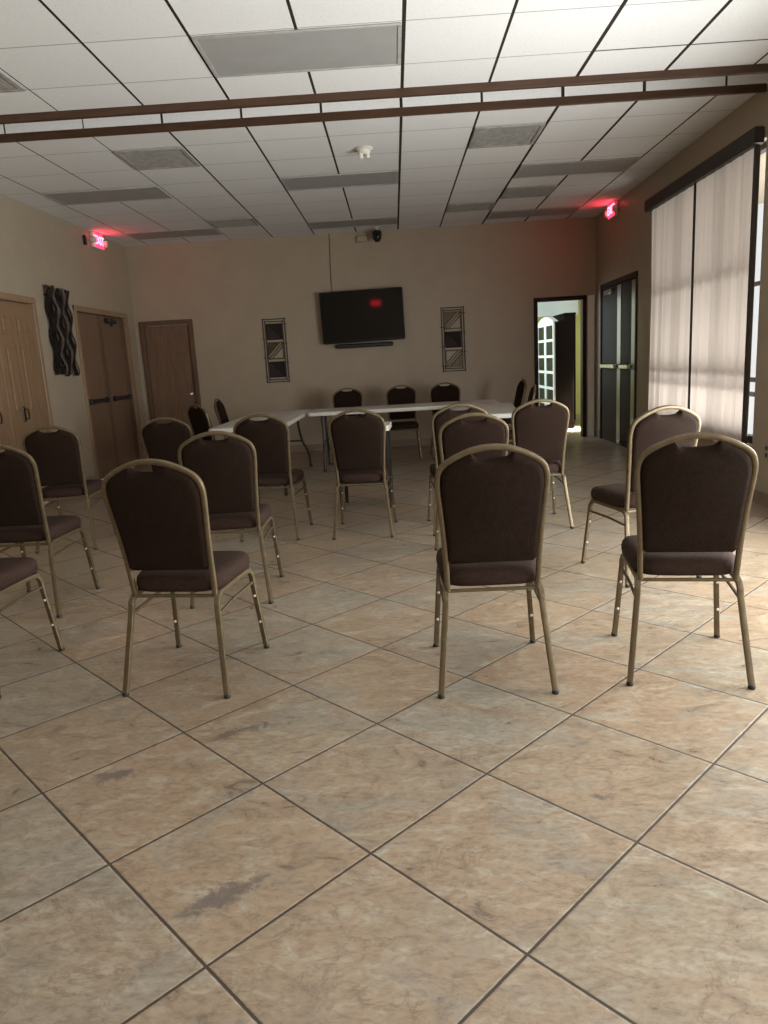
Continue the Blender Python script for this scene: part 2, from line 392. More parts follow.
def casing(name, parent, x0, x1, top, mat, w=.055, prot=.022, depth=.13):
    mb = MB()
    mb.box(x0 - w, x0 + .012, -prot, depth, 0.001, top + w, .005); mb.box(x1 - .012, x1 + w, -prot, depth, 0.001, top + w, .005)
    mb.box(x0 - w, x1 + w, -prot - .001, depth, top - .012, top + w, .005)
    return mb.build(name, mat, parent)
def lever(parent, x, z, y, d, mat='chrome'):
    mb = MB(); mb.lathe([(.028, y), (.028, y - .012), (.012, y - .016), (.012, y - .05)], x, z, 14, 'y')
    mb.sweep([(x, y - .05, z), (x + d * .03, y - .056, z), (x + d * .11, y - .05, z - .004)], .017, .013, 8)
    return mb.build('door_handle', mat, parent)

# door_1: light brown pair on the left wall, nearest the camera
d1 = struct(empty('door_1', (XL, 0, 0), pi / 2))
casing('door_frame', d1, D1[0], D1[1], DTOP, 'oakframe')
mid = (D1[0] + D1[1]) / 2
for (a, bq, hx, dd) in ((D1[0] + .014, mid - .003, mid - .27, -1), (mid + .003, D1[1] - .014, mid + .27, 1)):
    mb = MB(); panel_leaf(mb, a, bq, .012, DTOP - .016, .03, .045, six(a, bq)); lf = mb.build('door_leaf', 'oak', d1, angle=30)
    h = MB(); h.box(hx - .028, hx + .028, .018, .031, .90, 1.06, .008)
    h.sweep([(hx, .02, 1.03), (hx, -.02, 1.025), (hx, -.025, .98), (hx, -.02, .93), (hx, .02, .925)], .016, .016, 8); h.build('pull_handle', 'iron', lf)

# door_2: brown pair with crash bars further along the left wall
d2 = struct(empty('door_2', (XL, 0, 0), pi / 2))
casing('door_frame', d2, D2[0], D2[1], DTOP, 'oakframe')
mid = (D2[0] + D2[1]) / 2
for k, (a, bq) in enumerate(((D2[0] + .014, mid - .004), (mid + .004, D2[1] - .014))):
    mb = MB(); mb.box(a, bq, .035, .08, .012, DTOP - .016, .003)
    st = .115
    sx0, sx1 = (bq - st, bq) if k == 0 else (bq - st - .02, bq)     # darker lock stile
    lf = mb.build('door_leaf', 'walnut', d2)
    q = MB(); q.box(sx0, sx1, .022, .037, .02, DTOP - .03, .003); q.build('lock_stile', 'walnut_frame', lf)
    q = MB(); q.box(a + .10, bq - .12, -.005, .015, .985, 1.035, .008); q.box(a + .09, a + .15, -.012, .036, .975, 1.045, .008); q.box(bq - .17, bq - .11, -.012, .036, .975, 1.045, .008)
    q.build('crash_bar', 'black', lf)
c = MB(); c.box(mid + .13, mid + .42, -.035, .036, 2.02, 2.085, .012); c.sweep([(mid + .2, -.03, 2.0), (mid + .21, -.04, 1.99)], .05, .04, 8); c.build('door_closer', 'alu', d2)

# door_3: brown six panel door in the back wall
d3 = struct(empty('door_3', (0, YB, 0)))
casing('door_frame', d3, D3[0], D3[1], D3T, 'walnut_frame')
mb = MB(); a, bq = D3[0] + .014, D3[1] - .014
panel_leaf(mb, a, bq, .012, D3T - .016, .03, .045, six(a, bq, .02, D3T)); lf = mb.build('door_leaf', 'walnut', d3, angle=30)
lever(lf, bq - .07, .98, .03, -1)

# door_4: dark glossy pair with bright push bars in the right wall
d4 = struct(empty('door_4', rpos(0), RWROT))
casing('door_frame', d4, D4[0], D4[1], D4T, 'dkwalnut', prot=.012)
mid = (D4[0] + D4[1]) / 2 + .16
for k, (a, bq) in enumerate(((D4[0] + .014, mid - .004), (mid + .004, D4[1] - .014))):
    mb = MB(); mb.box(a, bq, .004, .05, .012, D4T - .016, .003); lf = mb.build('door_leaf', 'dkwalnut', d4)
    q = MB(); q.box(bq - .17, bq - .005, -.001, .006, .03, D4T - .03, .003); q.build('reflection_strip', 'doorsheen', lf)  # strip added to imitate the lit doorway mirrored in the leaf
    q = MB(); q.box(a + .16, bq - .06, -.075, -.045, 1.03, 1.10, .014); q.box(a + .16, a + .22, -.05, .005, 1.035, 1.095, .008); q.box(bq - .13, bq - .07, -.05, .005, 1.035, 1.095, .008)
    q.build('push_bar', 'chrome', lf)
c = MB(); c.box(.66, .98, -.06, .005, 2.02, 2.085, .012); c.build('door_closer', 'chrome', d4)
k = MB(); k.box(mid + .05, mid + .11, -.05, .005, .04, .10, .01); k.build('kick_stop', 'chrome', d4)

# open doorway casing in the back wall, white board beside it
tr = struct(empty('trim_3', (0, YB, 0))); casing('door_frame', tr, OP[0], OP[1], OPT, 'dkwalnut', w=.045, depth=.12)
struct(MB().box(OP[1] + .062, OP[1] + .160, YB - .03, YB - .001, .002, OPT + .04, .004).build('trim_4', 'white_trim'))

# ------------------------------------------------------------------ windows and curtains
def window(name, w, mull, bars, pos, rz):
    e = struct(empty(name, pos, rz)); x0, x1, z0, z1 = w
    mb = MB(); f = .045
    mb.box(x0, x1, .06, .12, z0, z0 + f); mb.box(x0, x1, .06, .12, z1 - f, z1); mb.box(x0, x0 + .03, .06, .12, z0 + f, z1 - f); mb.box(x1 - .02, x1, .06, .12, z0 + f, z1 - f)
    for x in mull: mb.box(x - .022, x + .022, .065, .115, z0 + f, z1 - f)
    for z in bars: mb.box(x0 + .03, x1 - .02, .07, .11, z - .018, z + .018)
    mb.build('window_frame', 'alu', e)
    MB().box(x0 + .02, x1 - .01, .088, .092, z0 + .02, z1 - .02).build('pane', 'glass', e, smooth=False)
    MB().box(x0 - .03, x1 + .03, -.03, .06, z0 - .03, z0, .006).build('window_sill', 'wall', e)
    return e
window('window_1', W1, [3.43, 4.36], [.86, .98, 1.75], rpos(0), RWROT)
window('window_2', W2, [7.9], [1.2], rpos(0), RWROT)
window('window_3', W3, [11.85], [1.2], rpos(0), RWROT)

vl = tag(MB().box(2.50, 5.135, -.085, -.002, 2.762, 2.885, .008).build('curtain_valance', 'valance'), 'long dark brown valance box across the top of the curtained window', 'valance')
vl.location = rpos(0); vl.rotation_euler = (0, 0, RWROT)

def curtain(name, s0, s1, ztop, zbot, seed, label):
    rnd = random.Random(seed); nx, nz = 150, 44
    ph = [(rnd.uniform(0, 6.28), rnd.uniform(.8, 1.25)) for _ in range(4)]
    vs, fs = [], []
    for j in range(nz + 1):
        tz = j / nz; z = ztop + (zbot - ztop) * tz; amp = .006 + .030 * tz ** 1.3
        for i in range(nx + 1):
            ss = i / nx; x = s0 + (s1 - s0) * ss
            x += .03 * tz * sin(ss * 9 + ph[0][0])
            y = -.030 + amp * (sin(ss * 2 * pi * 6 * (s1 - s0) / 1.2 + ph[1][0] + .6 * sin(3 * ss + ph[2][0])) * .62 + .38 * sin(ss * 2 * pi * 10.5 + ph[3][0] + tz * 1.3))
            x = min(max(x, s0), s1)
            vs.append((x, y, z))
    w = nx + 1
    for j in range(nz):
        for i in range(nx): fs.append((j * w + i, j * w + i + 1, (j + 1) * w + i + 1, (j + 1) * w + i))
    mb = MB(); mb.v, mb.f = vs, fs
    o = tag(mb.build(name, 'curtain', angle=180), label, 'curtain', None)
    o.location = rpos(0); o.rotation_euler = (0, 0, RWROT); return o
curtain('curtain', 2.585, 3.925, 2.76, .42, 3, 'narrower sheer greige curtain panel hanging beside the dark double doors')
curtain('curtain', 3.929, 5.052, 2.76, .42, 5, 'sheer greige curtain panel ending at the bright bare strip of window')
rl = tag(MB().box(5.06, 5.102, -.05, -.012, .42, 2.76, .006).build('curtain_stack', 'valance'), 'narrow dark vertical strip hanging at the end of the curtain', 'curtain')
rl.location = rpos(0); rl.rotation_euler = (0, 0, RWROT)
pl = tag(MB().box(3.912, 3.95, -.072, -.058, .45, 2.76, .005).build('curtain_seam', 'legdark'), 'thin dark strip standing in for the seam between the two sheer curtain panels', 'curtain seam')  # dark strip added to draw the seam line between the panels
pl.location = rpos(0); pl.rotation_euler = (0, 0, RWROT)

# ------------------------------------------------------------------ banquet chair
def back_y(z): return -.160 - .105 * max(0, (z - .40) / .57) ** 1.25
half = [(.176, .395), (.178, .46), (.182, .56), (.189, .66), (.197, .75), (.2025, .815), (.2015, .855), (.191, .886), (.168, .909), (.122, .934), (.062, .955), (0, .962)]
full = half + [(-x, z) for x, z in reversed(half[:-1])]
def make_chair():
    root = empty('banquet_chair')
    pts = crom([(x, 0, z) for x, z in full], 6)
    MB().sweep([(p.x, back_y(p.z), p.z) for p in pts], .0215, .024, 10, ref=(0, 1, 0), power=3.2).build('back_frame', 'gold', root)
    # upholstered back panel with a hand slot under the top rail
    zb = .510
    out = []
    inner = [p for p in pts if p.z > zb + .01]
    for p in inner:
        x, z = p.x * .955, p.z - .006
        if abs(x) < .075: z -= .034 * math.sqrt(max(0, 1 - (x / .075) ** 2))
        out.append((x, z))
    xb = .170; out = [(xb, zb + .012), *out, (-xb, zb + .012), (-xb + .012, zb), (xb - .012, zb)]
    rings = []
    czx, czz = 0, .70
    for (k, dy) in ((.88, -.024), (.95, -.020), (.985, -.012), (1, 0), (.985, .018), (.95, .030), (.86, .036)):
        rings.append([(czx + (x - czx) * k, back_y(z) + dy, czz + (z - czz) * k) for x, z in out])
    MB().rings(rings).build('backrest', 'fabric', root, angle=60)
    # seat cushion
    oc = []
    for k in range(40):
        th = 2 * pi * k / 40; cx, cy = cos(th), sin(th); n = 5.0
        x = math.copysign(abs(cx) ** (2 / n), cx); y = math.copysign(abs(cy) ** (2 / n), cy)
        yy = .045 + y * .215; oc.append((x * (.196 + .018 * (yy + .17) / .43), yy))
    rings = []
    for (k, z) in ((.94, .412), (.985, .418), (1, .434), (1, .450), (.985, .465), (.94, .477), (.80, .484), (.5, .487)):
        rings.append([(x * k, .045 + (y - .045) * k, z + .006 * (y > .2) * 0) for x, y in oc])
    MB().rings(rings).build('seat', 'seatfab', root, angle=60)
    # rails under the seat
    mb = MB(); mb.sweep([(-.186, -.160, .397), (.186, -.160, .397)], .015, .015, 8); mb.build('rear_rail', 'gold', root)
    mb = MB(); mb.sweep([(-.192, .215, .398), (.192, .215, .398)], .022, .022, 8); mb.build('front_rail', 'gold', root)
    for s in (-1, 1):
        fr = crom([(s * .186, .06, .402), (s * .190, .15, .402), (s * .193, .195, .395), (s * .197, .218, .368), (s * .200, .226, .31), (s * .222, .262, .012)], 5)
        lg = MB().sweep(fr, .023, .025, 8, ref=(1, 0, 0), power=3.4).build('leg', 'gold', root)
        MB().lathe([(.013, .0), (.0142, .003), (.0142, .013), (.012, .016)], s * .2225, .263, 10).build('rubber_foot', 'rubber', lg)
        for z in (.27, .14):
            t = (.31 - z) / .30; bx, by = .200 + .022 * t, .226 + .036 * t
            MB().lathe([(.0065, by - .012), (.0065, by - .0145), (.004, by - .017)], s * bx, z, 10, 'y').build('stacking_bumper', 'bumper', lg)
            MB().lathe([(.0065, by + .010), (.0065, by + .0145), (.004, by + .017)], s * bx, z, 10, 'y').build('stacking_bumper', 'bumper', lg)
        rr = crom([(s * .186, .06, .402), (s * .183, -.10, .402), (s * .184, -.150, .397), (s * .188, -.178, .372), (s * .191, -.188, .32), (s * .222, -.258, .012)], 5)
        lg = MB().sweep(rr, .023, .025, 8, ref=(1, 0, 0), power=3.4).build('leg', 'gold', root)
        MB().lathe([(.013, .0), (.0142, .003), (.0142, .013), (.012, .016)], s * .2225, -.259, 10).build('rubber_foot', 'rubber', lg)
        MB().sweep([(s * .191, -.186, .325), (s * .193, .0, .335), (s * .198, .222, .335)], .013, .013, 8, ref=(1, 0, 0)).build('side_stretcher', 'gold', root)
    root.scale = (1, 1, 1.02)
    return root
proto = make_chair()
G = 'brown and gold banquet chairs'
CH = [  # x, y, turn (deg, + is towards the left), label
 (.343, 2.892, -1, 'banquet chair front centre, alone in the aisle before the row of three along the middle'),
 (1.127, 2.888, -10, 'rightmost front chair, brown back with gold frame, nearest the curtained window'),
 (-.936, 3.012, -8, 'front chair on the left side, turned slightly right, in front of the white table group'),
 (-1.955, 3.09, -4, 'chair cut off by the left picture edge, only its seat corner and right legs showing'),
 (-2.174, 4.10, -1, 'chair at the left edge whose back is half cut off, behind the cut-off seat'),
 (-2.635, 5.66, 4, 'dark-backed chair standing in front of the white wall strip between the left doors'),
 (-1.80, 5.92, -6, 'chair whose rounded back hides the bottom of the brown six-panel door'),
 (-1.0, 4.15, 2, 'chair directly behind the left front chair, its back overlapping the left table end'),
 (-1.005, 5.66, -5, 'chair in front of the left table showing a bright hand slot'),
 (-.29, 5.59, -3, 'chair alone in the middle gap below the television, before the small stand'),
 (.452, 4.62, 1, 'second chair in the centre column, right behind the front centre chair'),
 (.45, 5.56, 2, 'third chair in the centre column, its hand slot bright against the long table'),
 (1.035, 5.56, 2, 'chair before the open doorway, its back covering the foot of the white bookcase'),
 (1.39, 4.176, 13, 'chair turned left behind the rightmost front chair, before the sheer curtains'),
 (-.67, 9.86, 180, 'leftmost of three chairs behind the long table, under the left wall hanging'),
 (.072, 9.83, 180, 'middle of three chairs behind the long table, below the right end of the television'),
 (.672, 9.83, 180, 'rightmost of three chairs behind the long table, under the right wall hanging'),
 (-1.93, 7.85, -48, 'half-turned chair at the outer side of the left table, before the six-panel door'),
 (-1.95, 9.0, -88, 'chair seen edge-on at the far end of the left table'),
 (1.42, 9.68, 92, 'chair past the right end of the long table, right beside the open doorway frame'),
 (1.225, 7.9, 83, 'edge-on chair tucked against the outer long side of the right table'),
]
for i, (x, y, a, lab) in enumerate(CH):
    o = proto if i == 0 else copy_tree(proto)
    o.location = (x, y, 0); o.rotation_euler = (0, 0, R(a)); tag(o, lab, 'chair', G)
    o.scale = (1, 1, 1.018 if y < 4.3 else 1.003)

# ------------------------------------------------------------------ folding tables
def rrect(w, d, r, n=6):
    out = []
    for (cx, cy, a0) in ((w / 2 - r, d / 2 - r, 0), (-w / 2 + r, d / 2 - r, 90), (-w / 2 + r, -d / 2 + r, 180), (w / 2 - r, -d / 2 + r, 270)):
        for k in range(n + 1):
            a = R(a0 + 90 * k / n); out.append((cx + r * cos(a), cy + r * sin(a)))
    return out
def make_table(label, loc, rz, L_, W=.76, H=.74):
    t = thing('folding_table', label, 'table', loc, rz, 'white folding tables')
    oc = rrect(W, L_, .06)
    rings = [[(x * k, y * (1 - (1 - k) * W / L_), z) for x, y in oc] for k, z in ((.965, H - .045), (1, H - .042), (1, H - .008), (.993, H - .001), (.98, H), (.5, H))]
    MB().rings(rings).build('tabletop', 'tabletop', t, angle=50)
    for s in (-1, 1):
        yl = s * (L_ / 2 - .17)
        for q in (-1, 1):
            pa = crom([(q * .20, yl, H - .05), (q * .21, yl, .52), (q * .245, yl, .34), (q * .30, yl, .22), (q * .325, yl, .12), (q * .33, yl, .012)], 5)
            lg = MB().sweep(pa, .030, .030, 10).build('leg', 'legdark', t)
            MB().lathe([(.019, 0), (.021, .004), (.021, .03), (.017, .035)], q * .33, yl, 10).build('rubber_foot', 'rubber', lg)
        MB().sweep([(-.24, yl, .35), (.24, yl, .35)], .024, .024, 8).build('crossbar', 'legdark', t)
        MB().sweep([(-.205, yl, H - .06), (.205, yl, H - .06)], .026, .026, 8).build('pivot_bar', 'legdark', t)
        MB().sweep([(0, yl, .352), (0, s * (L_ / 2 - .62), H - .055)], .016, .016, 8).build('folding_brace', 'legdark', t)
    return t
make_table('white folding table running away from the camera on the left, with curved dark leg', (-1.51, 8.42, 0), R(-.5), 2.43)
make_table('long white folding table across the room below the television', (.082, 9.235, 0), R(90), 2.36)
make_table('white folding table at slight angle on the right, near the open doorway', (.905, 7.955, 0), R(-6), 1.66)

# small stand behind the middle chair
st = thing('utility_stand', 'small white-topped stand with dark legs hidden behind the middle chair', 'stand', (-.315, 6.62, 0), R(-3))
oc = rrect(.50, .42, .03)
MB().rings([[(x * k, y * k, z) for x, y in oc] for k, z in ((.97, .70), (1, .703), (1, .742), (.985, .75), (.5, .75))]).build('stand_top', 'tabletop', st, angle=50)
for sx in (-1, 1):
    for sy in (-1, 1): MB().sweep([(sx * .215, sy * .175, .702), (sx * .215, sy * .175, .002)], .036, .036, 8, ref=(1, 0, 0), power=5).build('leg', 'legdark', st)
MB().box(-.20, .20, -.16, .16, .22, .24, .004).build('shelf', 'legdark', st)

# ------------------------------------------------------------------ back wall: television, soundbar, cord, art, camera
tv = thing('television', 'flat black television tilted on the back wall with a red reflection', 'television', (-.43, YB - .16, 1.97))
tv.rotation_euler = (R(TILT := 1.6), R(-.9), 0)
W_, H_ = 1.215, .735
MB().box(-W_ / 2, W_ / 2, -.025, .03, -H_ / 2, H_ / 2, .012).build('housing', 'bezel', tv)
MB().box(-W_ / 2 + .018, W_ / 2 - .018, -.0275, -.024, -H_ / 2 + .03, H_ / 2 - .018).build('screen', 'screen', tv, smooth=False)
mb = MB(); mb.box(-.30, .30, .03, .07, -.16, .16, .01); mb.build('rear_cover', 'black', tv)
mb = MB(); mb.box(-.16, .16, .068, .155, -.10, .10, .006); mb.build('wall_bracket', 'black', tv)
sb = tag(MB().box(-.43, .43, -.095, -.002, -.03, .03, .016).build('soundbar', 'black'), 'slim black soundbar mounted on the wall under the television', 'soundbar')
sb.location = bpos(-.43, 0, 1.556)
cd = tag(MB().sweep(crom([(-.853, YB - .008, HZ - .003), (-.852, YB - .008, 2.98), (-.864, YB - .009, 2.7), (-.868, YB - .010, 2.40), (-.86, YB - .012, 2.15)], 5), .009, .009, 6, ref=(1, 0, 0)).build('power_cord', 'cord'),
         'thin brown cord running down the wall from ceiling to television', 'cord')

def square_art(label, x, z, kinds):
    e = thing('wall_hanging', label, 'wall art', bpos(x, -.012, z), 0, 'metal wall hangings with three squares')
    w, h = .33, .92; fr = MB()
    for dy, ww, hh in ((0, w, h), (0, w - .07, h - .07)):
        for sx in (-1, 1): fr.sweep([(sx * ww / 2, dy, -hh / 2 - .012), (sx * ww / 2, dy, hh / 2 + .012)], .017, .013, 6, ref=(1, 0, 0))
        for sz in (-1, 1): fr.sweep([(-ww / 2 - .012, dy, sz * hh / 2), (ww / 2 + .012, dy, sz * hh / 2)], .017, .013, 6)
    for q in (-1, 0, 1):
        for sx in (-1, 1): fr.sweep([(sx * w / 2 - .04 * sx, 0, q * .28 + .10 * sx), (sx * w / 2 + .03 * sx, 0, q * .28 + .10 * sx)], .009, .009, 6)
    fr.build('frame', 'iron', e)
    for q, kd in zip((1, 0, -1), kinds):
        zc = q * .277; s = .118
        if kd == 'dark':
            mb = MB(); mb.box(-s, s, -.006, .006, zc - s, zc + s, .003); sq = mb.build('square_panel', 'artdark', e)
            mb = MB(); mb.rings([[(-s + .015, y, zc + s - .02), (-s + .015, y, zc - s + .015), (s - .02, y, zc - s + .015)] for y in (-.012, -.005)]); mb.build('triangle_inlay', 'artplum', sq, smooth=False)
        else:
            mb = MB()
            for sx in (-1, 1): mb.box(sx * s - .009, sx * s + .009, -.008, .006, zc - s, zc + s)
            for sz in (-1, 1): mb.box(-s, s, -.008, .006, zc + sz * s - .009, zc + sz * s + .009)
            for o_ in (-.05, 0, .05): mb.sweep([(-s + max(0, -o_), 0, zc - s + max(0, o_)), (s - max(0, o_), 0, zc + s - max(0, -o_))], .018, .012, 6)
            sq = mb.build('square_panel', 'artbronze', e)
            up = kd == 'upper'
            tri = [(-s, zc + s), (-s, zc - s + .05), (s - .05, zc + s)] if up else [(s, zc - s), (s, zc + s - .05), (-s + .05, zc - s)]
            mb = MB(); mb.rings([[(px, y, pz) for px, pz in tri] for y in (-.004, .005)]); mb.build('triangle_inlay', 'artbronze', sq, smooth=False)
square_art('metal wall hanging left of the television, two dark squares around a bronze one', -1.766, 1.552, ('dark', 'upper', 'dark'))
square_art('metal wall hanging right of the television, one dark square in the middle', .898, 1.565, ('upper', 'dark', 'lower'))

cm = thing('security_camera', 'small black camera hanging from the ceiling above the television', 'camera', (-.15, 10.86, 2.965))
MB().lathe([(.004, 0), (.032, .008), (.055, .035), (.066, .075), (.068, .13), (.055, .155), (.02, .165)], 0, 0, 20).build('camera_body', 'black', cm)
MB().lathe([(.024, -.058), (.026, -.066), (.010, -.071)], 0, .085, 14, 'y').build('lens', 'screen', cm)
MB().lathe([(.014, .150), (.014, .188), (.035, .190), (.035, HZ - 2.965 - .001)], 0, 0, 12).build('ceiling_mount', 'bumper', cm)
bx = tag(MB().box(-.085, .085, -.055, -.001, -.045, .045, .012).build('shadow_block', 'wall'), 'beige block standing in for the shadow on the wall beside the hanging camera', 'shadow block')  # block added in place of a shadow on the wall
bx.location = bpos(-.37, 0, 3.06)

# ------------------------------------------------------------------ left wall sculpture and small fittings
ws = thing('wall_sculpture', 'tall black wavy metal wall sculpture between the two brown double doors', 'wall art', lpos(8.57, -.02, 1.845), pi / 2)
mb = MB()
for z in (-.40, 0, .40): mb.box(-.27, .27, .004, .014, z - .015, z + .015)
mb.build('rear_bracket', 'iron', ws)
for k in range(9):
    x0 = -.262 + k * .0655; ph_ = k * 1.05; rr_ = random.Random(k)
    vs = []
    top, bot = .49 + rr_.uniform(-.015, .015), -.49 + rr_.uniform(-.015, .015)
    pts_ = [(x0 + .007 * sin(2 * pi * j / 11 + (k % 2) * pi), -.022 - .018 * sin(2 * pi * j / 11 + ph_), top + (bot - top) * j / 33) for j in range(34)]
    MB().sweep(pts_, .070, .006, 8, ref=(0, 1, 0), power=6).build('wavy_strip', 'strandshimmer' if k in (3, 6) else 'strand', ws)  # two strips coloured grey to paint in the shimmer of the black metal

sn = tag(MB().box(-.022, .022, -.04, -.001, -.06, .06, .008).build('motion_sensor', 'black'), 'tiny dark sensor on the left wall near the red exit sign', 'sensor')
sn.location = lpos(9.62, 0, 3.02); sn.rotation_euler = (0, 0, pi / 2)

def exit_sign(label, pos, rz):
    e = thing('exit_sign', label, 'exit sign', pos, rz, 'lit red exit signs')
    MB().box(-.15, .15, -.055, -.001, -.095, .095, .012).build('housing', 'whiteplastic', e)
    MB().box(-.138, .138, -.058, -.054, -.083, .083, .002).build('lit_face', 'red', e)
    cu = bpy.data.curves.new('exit_lettering', 'FONT'); cu.body = 'EXIT'; cu.size = .150; cu.align_x = 'CENTER'; cu.align_y = 'CENTER'; cu.extrude = .002; cu.offset = .002
    cu.materials.append(M['redletter']); t0 = bpy.data.objects.new('lettering', cu); me = bpy.data.meshes.new_from_object(t0); bpy.data.objects.remove(t0)
    t = bpy.data.objects.new('lettering', me); COL.objects.link(t); t.parent = e; t.location = (0, -.061, 0); t.rotation_euler = (pi / 2, 0, 0)
    for s in (-1, 1):
        MB().lathe([(.018, -.02), (.034, -.03), (.042, -.06), (.042, -.082), (.034, -.088)], s * .195, -.01, 14, 'y').build('lamp_head', 'whiteplastic', e)
        MB().box(min(s * .14, s * .20), max(s * .14, s * .20), -.03, -.012, -.022, .004, .004).build('lamp_arm', 'whiteplastic', e)
    return e
exit_sign('glowing red exit sign high on the left wall above the far double doors', lpos(10.0, 0, 3.062), pi / 2)
exit_sign('glowing red exit sign high on the right wall above the dark double doors', rpos(1.02, 0, 3.066), RWROT)

exit_sign('glowing red exit sign behind the camera, mirrored as a red spot in the television', (-.50, YR, 2.42), pi)
oz = thing('wall_outlet', 'double wall outlet low on the right wall beside the window', 'outlet', rpos(5.42, 0, .44), RWROT)
MB().box(-.037, .037, -.008, -.001, -.06, .06, .003).build('cover_plate', 'wall', oz)
for z in (.027, -.027): MB().box(-.017, .017, -.011, -.007, z - .016, z + .016, .003).build('socket', 'black', oz)

# ------------------------------------------------------------------ ceiling fittings
def col(k): return C0 + k * S
def ceil_light(label, k0, k1, y0, d=S):
    x0, x1 = col(k0) + .012, col(k1) - .012; xc, yc = (x0 + x1) / 2, y0 + d / 2
    e = thing('ceiling_light', label, 'ceiling light', (xc, yc, HZ), 0, 'unlit recessed ceiling lights')
    w, h = (x1 - x0) / 2, d / 2 - .012; f = .022; mb = MB()
    mb.box(-w, w, -h, -h + f, -.012, -.001, .003); mb.box(-w, w, h - f, h, -.012, -.001, .003)
    mb.box(-w, -w + f, -h + f, h - f, -.012, -.001); mb.box(w - f, w, -h + f, h - f, -.012, -.001)
    mb.build('frame', 'lightframe', e)
    MB().box(-w + f, w - f, -h + f, h - f, -.008, -.001).build('diffuser', 'diffuser', e, smooth=False)
def ceil_vent(label, k0, k1, y0, d=S):
    x0, x1 = col(k0) + .012, col(k1) - .012; xc, yc = (x0 + x1) / 2, y0 + d / 2
    e = thing('ceiling_vent', label, 'vent', (xc, yc, HZ), 0, 'square ceiling vents')
    w, h = (x1 - x0) / 2, d / 2 - .012; f = .03; mb = MB()
    mb.box(-w, w, -h, -h + f, -.014, -.001, .003); mb.box(-w, w, h - f, h, -.014, -.001, .003)
    mb.box(-w, -w + f, -h + f, h - f, -.014, -.001); mb.box(w - f, w, -h + f, h - f, -.014, -.001)
    mb.build('frame', 'vent', e)
    gr = MB(); gr.box(-w + f, w - f, -h + f, h - f, -.004, -.001)
    n = 22
    for i in range(n):
        x = -w + f + (i + .5) * (2 * w - 2 * f) / n; gr.box(x - .003, x + .003, -h + f, h - f, -.008, -.003)
        y = -h + f + (i + .5) * (2 * h - 2 * f) / n; gr.box(-w + f, w - f, y - .003, y + .003, -.0075, -.003)
    gr.build('grille', 'vent', e, smooth=False)
ceil_light('large grey unlit ceiling light nearest the camera, before the brown trim', -2, 0, RA)
ceil_light('unlit ceiling light beside the left wall, just past the left vent', -6, -4, 7.78, .56)
ceil_light('unlit ceiling light in the middle, between smoke detector and television', -2, 0, 7.77, .56)
ceil_light('unlit ceiling light on the right, above the curtained window', 2, 4, 7.86, .56)
ceil_light('unlit ceiling light farthest left, next to the left exit sign', -6, -4, 10.12, .52)
ceil_light('unlit ceiling light right above the television by the back wall', -2, 0, 10.14, .54)
ceil_light('unlit ceiling light farthest right, beside the right exit sign', 2, 4, 10.22, .50)
ceil_vent('vent cut by the left picture edge, before the brown trim', -5, -4, RA)
ceil_vent('mottled vent left of the smoke detector, past the brown trim', -4, -3, RC)
ceil_vent('mottled vent right of the smoke detector, past the brown trim', 1, 2, RC)
ceil_vent('dark square vent between two lights on the right side', 2, 3, 8.87, .56)
ceil_vent('vent near the back wall, right of the farthest left light', -4, -3, 9.62, .50)
ceil_vent('vent near the back wall, left of the farthest right light', 1, 2, 9.58, .48)
sd = thing('smoke_detector', 'round off-white smoke detector on a middle ceiling panel', 'smoke detector', (-.17, 6.95, HZ))
MB().lathe([(.075, -.001), (.078, -.012), (.070, -.020)], 0, 0, 24).build('base_ring', 'bumper', sd)
MB().lathe([(.062, -.018), (.060, -.038), (.045, -.052), (.020, -.058)], 0, 0, 24).build('sensor_dome', 'whiteplastic', sd)
for s in (-1, 1): MB().lathe([(.016, -.048), (.020, -.06), (.020, -.085), (.012, -.092)], s * .03, -.02, 12).build('sensor_head', 'whiteplastic', sd)

# ------------------------------------------------------------------ hall beyond the doorway
HH = 2.75
struct(MB().box(.9, 4.5, YB + .16, 15.2, HH, HH + .05).build('ceiling_hall', 'ceilplain', smooth=False))
struct(MB().box(.84, .90, YB + .16, 15.2, 0, HH).build('wall_hall_left', 'hallwall', smooth=False))
struct(MB().box(.84, 4.56, 15.2, 15.26, 0, HH).build('wall_hall_back', 'hallyellow', smooth=False))
struct(MB().box(4.5, 4.56, YB + .16, 15.2, 0, HH).build('wall_hall_right', 'hallyellow', smooth=False))
hb = MB(); hb.box(2.0, 3.62, 14.62, 14.70, 1.98, HH); struct(hb.build('wall_hall_bulkhead', 'hallwall', smooth=False))

